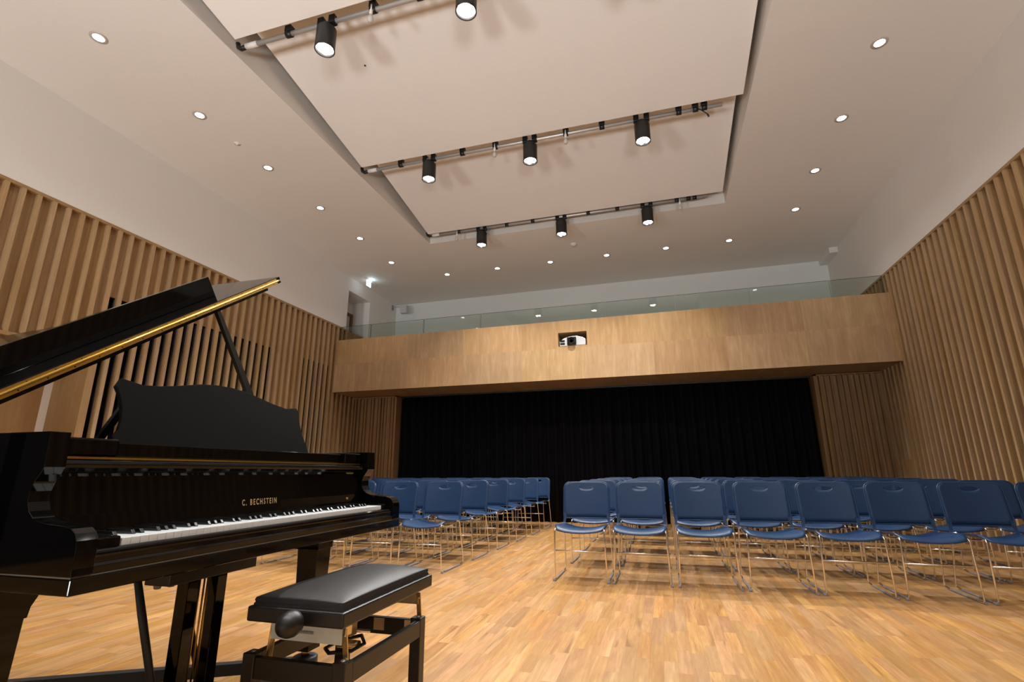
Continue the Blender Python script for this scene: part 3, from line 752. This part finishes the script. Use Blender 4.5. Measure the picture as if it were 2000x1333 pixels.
LEGS = [(-0.37, 0.078), (-0.365, 1.332), (-1.86, 0.52)]
for p in LEGS: leg(*p)
# ---- lyre
mb = MB(); mb.box(-0.43, -0.325, 0.535, 0.915, 0.545, 0.646, bev=0.003); mb.build('lyre_block', M['satin'], piano)
for u in (0.662, 0.785):
    mb = MB(); mb.box(-0.405, -0.355, u-0.022, u+0.022, 0.16, 0.545, bev=0.002); mb.build('lyre_post', LQ, piano)
for u in (0.705, 0.724, 0.742):
    mb = MB(); mb.tube([(-0.375, u, 0.16), (-0.375, u, 0.60)], 0.0032, 8); mb.build('pedal_rod', M['brass'], piano)
mb = MB(); mb.box(-0.47, -0.32, 0.60, 0.85, 0.112, 0.165, bev=0.006); mb.build('pedal_box', LQ, piano)
for u in (0.66, 0.724, 0.79):
    mb = MB(); mb.prism([(-0.32,-0.012),(-0.25,-0.014),(-0.19,-0.022),(-0.17,-0.018),(-0.165,0),(-0.17,0.018),(-0.19,0.022),(-0.25,0.014),(-0.32,0.012)], lambda a, b_: (a, u+b_, 0.122), lambda a, b_: (a, u+b_, 0.132)); mb.build('pedal', M['brass'], piano)
for u in (0.605, 0.778):
    mb = MB(); mb.tube([(-0.59, u, 0.66), (-0.50, u, 0.44), (-0.375, u, 0.15)], 0.012, 10, rfun=lambda i: (0.010, 0.013, 0.011)[i]); mb.build('lyre_brace', M['dolly'], piano)
for u in (0.56, 0.60):
    mb = MB(); mb.lathe([(0,-0.012),(0.010,-0.010),(0.012,0),(0.012,0.004)], 14, Matrix.Translation((-0.40+(u-0.56)*0.3, u-0.0, 0.541))); mb.build('bolt_head', M['glide'], piano)
# ---- dolly under the piano: lies under its legs, a thing of its own
dl = empty('piano_dolly', (-1.23, 0.8545, 0), PA, 'black steel triangular dolly frame on castors under the legs of the grand piano', 'dolly')
for i, j in ((0, 1), (1, 2), (2, 0)):
    a, b_ = Vector((*LEGS[i], 0)), Vector((*LEGS[j], 0)); d = b_-a; L = d.length
    MM = Matrix.Translation(a) @ Matrix.Rotation(math.atan2(d.y, d.x), 4, 'Z')
    mb = MB(); mb.box(0.055, L-0.055, -0.02, 0.02, 0.052, 0.098, MM, bev=0.0015); mb.build('frame_bar', M['dolly'], dl)
for p in LEGS:
    mb = MB(); mb.lathe([(0,0.050),(0.055,0.050),(0.055,0.10),(0.045,0.105),(0,0.105)], 20, Matrix.Translation((p[0], p[1], 0))); c = mb.build('leg_cup', M['dolly'], dl)
    mb = MB(); mb.lathe([(0,-0.011),(0.024,-0.011),(0.025,0),(0.024,0.011),(0,0.011)], 18, Matrix.Translation((p[0], p[1], 0.025)) @ Matrix.Rotation(PI/2, 4, 'X')); mb.build('castor', M['blackmetal'], c)

# ============================================================ PIANO BENCH
bn = empty('piano_bench', (-1.105, 1.725, 0), 0, 'black adjustable bench with padded seat and round side knob before the piano keyboard', 'bench')
BX, BY = 0.173, 0.305
mb = MB(); mb.box(-BX, BX, -BY, BY, 0.456, 0.500, bev=0.006); mb.build('seat_frame', M['satin'], bn)
mb = MB(); P = []; N = 28
for i in range(N+1):
    row = []
    for j in range(N+1):
        a = math.sin((i/N-0.5)*PI)*(BX-0.016); b_ = math.sin((j/N-0.5)*PI)*(BY-0.016)
        fx, fy = abs(a)/(BX-0.016), abs(b_)/(BY-0.016)
        h = 0.020*(1-fx**2.6)**0.6*(1-fy**5)**0.5 if fx < 1 and fy < 1 else 0
        row.append((a, b_, 0.523 + h + 0.006*(1-fx**2)*(1-fy**2)))
    P.append(row)
mb.grid(P)
edge = [P[0][j] for j in range(N+1)] + [P[i][N] for i in range(1, N+1)] + [P[N][j] for j in range(N-1, -1, -1)] + [P[i][0] for i in range(N-1, 0, -1)]
e2 = [[(x*0.998, y*0.998, z) for x, y, z in edge+[edge[0]]], [(x*1.014, y*1.010, 0.517) for x, y, z in edge+[edge[0]]], [(x*1.004, y*1.003, 0.509) for x, y, z in edge+[edge[0]]], [(x*1.022, y*1.014, 0.506) for x, y, z in edge+[edge[0]]], [(x*1.022, y*1.014, 0.499) for x, y, z in edge+[edge[0]]]]
mb.grid(e2); mb.bm.faces.new(mb.verts([(p[0], p[1], 0.499) for p in (P[0][0], P[N][0], P[N][N], P[0][N])]))
mb.build('seat_cushion', M['leather'], bn)
GX, GY = 0.180, 0.268
GX0, GX1 = -0.203, 0.166      # base is set slightly back
for x in (GX0, GX1):
    for y in (-GY, GY):
        mb = MB(); xx = x + (0.022 if x < 0 else -0.022); yy = y + (0.022 if y < 0 else -0.022)
        mb.box(xx-0.022, xx+0.022, yy-0.022, yy+0.022, 0.0, 0.356, bev=0.003); lg = mb.build('leg', M['satin'], bn)
        mb = MB(); mb.lathe([(0,0.003),(0.006,0.003),(0.008,0)], 12, Matrix.Translation((xx, yy, 0.356))); mb.build('leg_screw', M['steel'], lg)
for x in (GX0+0.012, GX1-0.012):
    mb = MB(); mb.box(x-0.011, x+0.011, -GY+0.044, GY-0.044, 0.292, 0.348, bev=0.002); mb.build('rail', M['satin'], bn)
for y in (-GY+0.016, GY-0.016):
    mb = MB(); mb.box(GX0+0.044, GX1-0.044, y-0.011, y+0.011, 0.285, 0.345, bev=0.002); mb.build('rail', M['satin'], bn)
# lifting gear
for y, mm_ in ((-0.262, 'zinc_reflect'), (0.238, 'zinc')):
    mb = MB(); mb.box(-0.110, 0.145, y-0.0015, y+0.0015, 0.402, 0.456); mb.build('end_plate', M[mm_], bn)
    mb = MB(); mb.box(-0.03, 0.045, y-0.006, y-0.002, 0.425, 0.432, bev=0.001); mb.build('plate_slot', M['glide'], bn)
for x in (-0.112, 0.147):
    for y in (-0.250, 0.238):
        s_ = -1 if x < 0 else 1
        d = Vector((-0.022 if x < 0 else 0.002, 0.015, -0.10)); MM = Matrix.Translation((x, y, 0.425))
        q = d.to_track_quat('Z', 'X').to_matrix().to_4x4()
        mb = MB(); mb.box(-0.0015, 0.0015, -0.010, 0.010, -0.02, 0.105, MM @ q, bev=0.0008); mb.build('scissor_link', M['zinc'], bn)
        mb = MB(); mb.tube([(x-0.006, y, 0.425), (x+0.006, y, 0.425)], 0.004, 10); mb.build('pivot', M['steel'], bn)
mb = MB()
mb.box(0.120, 0.160, -0.255, -0.225, 0.4525, 0.456); mb.box(0.150, 0.153, -0.255, -0.225, 0.425, 0.456)
mb.build('angle_bracket', M['zinc'], bn)
for x in (GX1-0.075, GX0+0.16):
    mb = MB(); mb.box(x, x+0.046, GY-0.032, GY-0.0275, 0.300, 0.342); mb.build('rail_plate', M['zinc'], bn)
mb = MB(); mb.tube([(0.02, -0.26, 0.44), (0.02, 0.10, 0.335)], 0.006, 10); mb.box(-0.005, 0.045, -0.06, -0.02, 0.36, 0.40, bev=0.004); mb.tube([(-0.02,-0.03,0.33),(0.06,-0.03,0.33)], 0.014, 12); mb.build('screw_drive', M['zinc'], bn)
mb = MB()
for s_ in (-1, 1):
    mb.tube([(0.02,-0.14,0.335),(0.02+s_*0.05,-0.09,0.33),(0.02+s_*0.05,-0.01,0.33),(0.02,0.05,0.335)], 0.006, 8)
mb.build('linkage', M['blackmetal'], bn)
mb = MB(); mb.tube([(0.028, -0.30, 0.474), (0.028, -0.33, 0.474)], 0.010, 12)
prf = [(0.0, -0.052), (0.012, -0.050), (0.026, -0.040), (0.0345, -0.022), (0.0365, -0.004), (0.033, 0.012), (0.022, 0.024), (0.010, 0.029), (0, 0.029)]
mb.lathe(prf, 28, Matrix.Translation((0.028, -0.345, 0.474)) @ Matrix.Rotation(-PI/2, 4, 'X')); mb.build('height_knob', M['satin'], bn)

# ============================================================ STACKING CHAIRS
def make_chair():
    t = empty('stacking_chair', (0, 0, 0))
    # seat: dished shell with a rolled front lip
    mb = MB(); NX, NY = 16, 14; top = []
    for j in range(NY+1):
        v = j/NY; row = []
        for i in range(NX+1):
            a = i/NX*2-1
            hw = 0.224 - 0.022*v - 0.03*max(0, 0.12-v)/0.12*0.9 - 0.02*max(0, v-0.85)/0.15
            x = a*hw
            y = -0.035 + 0.485*v + 0.030*(abs(a)**4)*(1-v)
            z = 0.452 - 0.020*(1-a*a) - 0.045*max(0, v-0.18)*(1-0.3*a*a) - 0.018*math.sin(min(1, v*1.2)*PI)*(1-a*a) - (0.036*((0.24-v)/0.24)**1.7 if v < 0.24 else 0)
            row.append((x, y, z))
        top.append(row)
    bot = [[(x, y, z-0.009) for x, y, z in r] for r in top]
    mb.grid(top); mb.grid(bot, flip=True)
    for A, B in ((top[0], bot[0]), (top[-1], bot[-1]), ([r[0] for r in top], [r[0] for r in bot]), ([r[-1] for r in top], [r[-1] for r in bot])):
        for i in range(len(A)-1): mb.bm.faces.new(mb.verts([A[i], A[i+1], B[i+1], B[i]]))
    bmesh.ops.remove_doubles(mb.bm, verts=mb.bm.verts, dist=0.0004)
    mb.build('seat', M['blue'], t)
    # backrest: ring mesh from oval grip hole to outline
    def yb(x, z): return 0.462 + (z-0.46)*0.20 + 0.020*(1-(x/0.218)**2)
    N = 72
    hc = 0.752; x0_, z0_, x1_, z1_, r = -0.218, 0.474, 0.218, 0.800, 0.055
    outl = []
    for k in range(N):
        an = 2*PI*k/N; dx, dz = math.cos(an), math.sin(an)
        # cast from the grip centre onto a rounded rectangle
        best = 9
        lo_, hi_ = 0.0, 0.6
        def inside(x, z):
            rx, rz = (x1_-x0_)/2, (z1_-z0_)/2; X = abs(x); Z = abs(z-(z0_+z1_)/2); rr = r if z > 0.6 else 0.018
            if X > rx or Z > rz: return False
            if X > rx-rr and Z > rz-rr: return (X-rx+rr)**2+(Z-rz+rr)**2 <= rr*rr
            return True
        for _ in range(26):
            mid_ = (lo_+hi_)/2
            if inside(dx*mid_, hc+dz*mid_): lo_ = mid_
            else: hi_ = mid_
        outl.append((dx*lo_, hc+dz*lo_))
    rings = []
    for q in range(9):
        f = (q/8)**1.3; rg = []
        for k in range(N):
            an = 2*PI*k/N; hx, hz = 0.066*math.cos(an), hc+0.0175*math.sin(an)
            x, z = hx+(outl[k][0]-hx)*f, hz+(outl[k][1]-hz)*f; rg.append((x, z))
        rings.append(rg)
    mb = MB()
    for side in (0, 1):
        P = [[(x, yb(x, z) + side*0.009, z) for x, z in rg+[rg[0]]] for rg in rings]
        mb.grid(P, flip=bool(side))
        if side == 0: F0, F8 = P[0], P[-1]
        else:
            mb.grid([F0, P[0]], smooth=False); mb.grid([F8, P[-1]], smooth=False)
    # rolled edge bead
    mb.tube([(x, yb(x, z)+0.0045, z) for x, z in rings[-1]+[rings[-1][0]]], 0.0062, 6, caps=False)
    for s_ in (-1, 1):
        P = []
        for z, xi, xo, y in ((0.520, 0.190, 0.218, 0.475), (0.478, 0.192, 0.219, 0.466), (0.455, 0.200, 0.220, 0.461), (0.435, 0.200, 0.222, 0.455), (0.420, 0.186, 0.224, 0.440)):
            P.append([(s_*xi, y, z), (s_*xo, y, z), (s_*xo, y+0.012, z), (s_*xi, y+0.012, z), (s_*xi, y, z)])
        mb.grid(P, smooth=False)
    bmesh.ops.remove_doubles(mb.bm, verts=mb.bm.verts, dist=0.0002)
    mb.build('backrest', M['blue'], t)
    R = 0.0062
    for s_ in (-1, 1):
        mb = MB(); mb.tube([(s_*0.205, 0.03, 0.425), (s_*0.211, 0.006, 0.418), (s_*0.213, 0.0, 0.40), (s_*0.222, 0.0, 0.03), (s_*0.222, 0.008, 0.013)], R, 8); mb.build('leg', M['chrome'], t)
        mb = MB(); mb.tube([(s_*0.200, 0.40, 0.425), (s_*0.212, 0.440, 0.420), (s_*0.214, 0.452, 0.40), (s_*0.224, 0.535, 0.045), (s_*0.224, 0.525, 0.018)], R, 8); mb.build('leg', M['chrome'], t)
        mb = MB(); mb.tube([(s_*0.222, 0.008, 0.012), (s_*0.222, 0.06, 0.0085), (s_*0.224, 0.46, 0.0085), (s_*0.224, 0.525, 0.018)], R, 8); rn = mb.build('runner', M['chrome'], t)
        mb = MB(); mb.tube([(s_*0.2235, 0.07, 0.0075), (s_*0.2245, 0.45, 0.0075)], 0.0078, 8); mb.box(s_*0.231-0.010, s_*0.231+0.010, 0.0, 0.035, 0.001, 0.018, bev=0.003); mb.build('glide', M['glide'], rn)
        mb = MB(); mb.tube([(s_*0.205, 0.03, 0.425), (s_*0.19, 0.10, 0.405), (s_*0.18, 0.24, 0.392), (s_*0.19, 0.36, 0.405), (s_*0.200, 0.40, 0.425)], R*0.9, 8); mb.build('side_rail', M['chrome'], t)
    mb = MB(); mb.tube([(-0.215, 0.0, 0.245), (0.215, 0.0, 0.245)], R*0.95, 8); mb.build('stretcher', M['chrome'], t)
    mb = MB(); mb.tube([(-0.19, 0.34, 0.384), (0.19, 0.34, 0.384)], R*0.95, 8); mb.build('rear_rail', M['chrome'], t)
    return t
ch0 = make_chair(); used = False
def place(x, y, rz, lb, gr):
    global used
    t = ch0 if not used else copy_tree(ch0); used = True
    t.location = (x, y, 0); t.rotation_euler = (0, 0, rz); tag(t, lb, 'chair', gr)
rows = ['front', 'second', 'third', 'fourth', 'fifth', 'back']
nth = ['on the aisle', 'second from the aisle', 'third from the aisle', 'fourth from the aisle', 'fifth from the aisle', 'sixth from the aisle', 'seventh from the aisle', 'nearest the right wall']
rj = random.Random(11)
RXS = [-0.732, -0.228, 0.289, 0.808, 1.317, 1.838, 2.36, 2.88]
RYS = [4.55, 5.40, 6.24, 7.08, 7.92, 8.70]
for r in range(6):
    for c in range(8):
        place(RXS[c] + (rj.uniform(-.004, .004) if r else 0) + (0.0), RYS[r] + (rj.uniform(-.02, .02) if r else 0.0), rj.uniform(-.006, .006),
              'blue plastic chair in the right-hand block, %s row, %s' % (rows[r], nth[c]), 'blue chairs, right-hand block, %s row' % rows[r])
LXS = [-2.253, -2.770, -3.285, -3.80, -4.315, -4.83, -5.345]
LYS = [4.60, 5.36, 6.11, 6.87, 7.62, 8.36]
nl = nth[:6] + ['nearest the left wall']
for r, cnt in enumerate((4, 5, 5, 6, 7, 7)):
    for c in range(cnt):
        place(LXS[c] + 0.045*r*(c == 0)*0.0 + r*0.025 + rj.uniform(-.003, .003), LYS[r] + rj.uniform(-.012, .012), rj.uniform(-.006, .006),
              'blue plastic chair in the left-hand block beyond the piano, %s row, %s' % (rows[r], nth[c]), 'blue chairs, left-hand block, %s row' % rows[r])
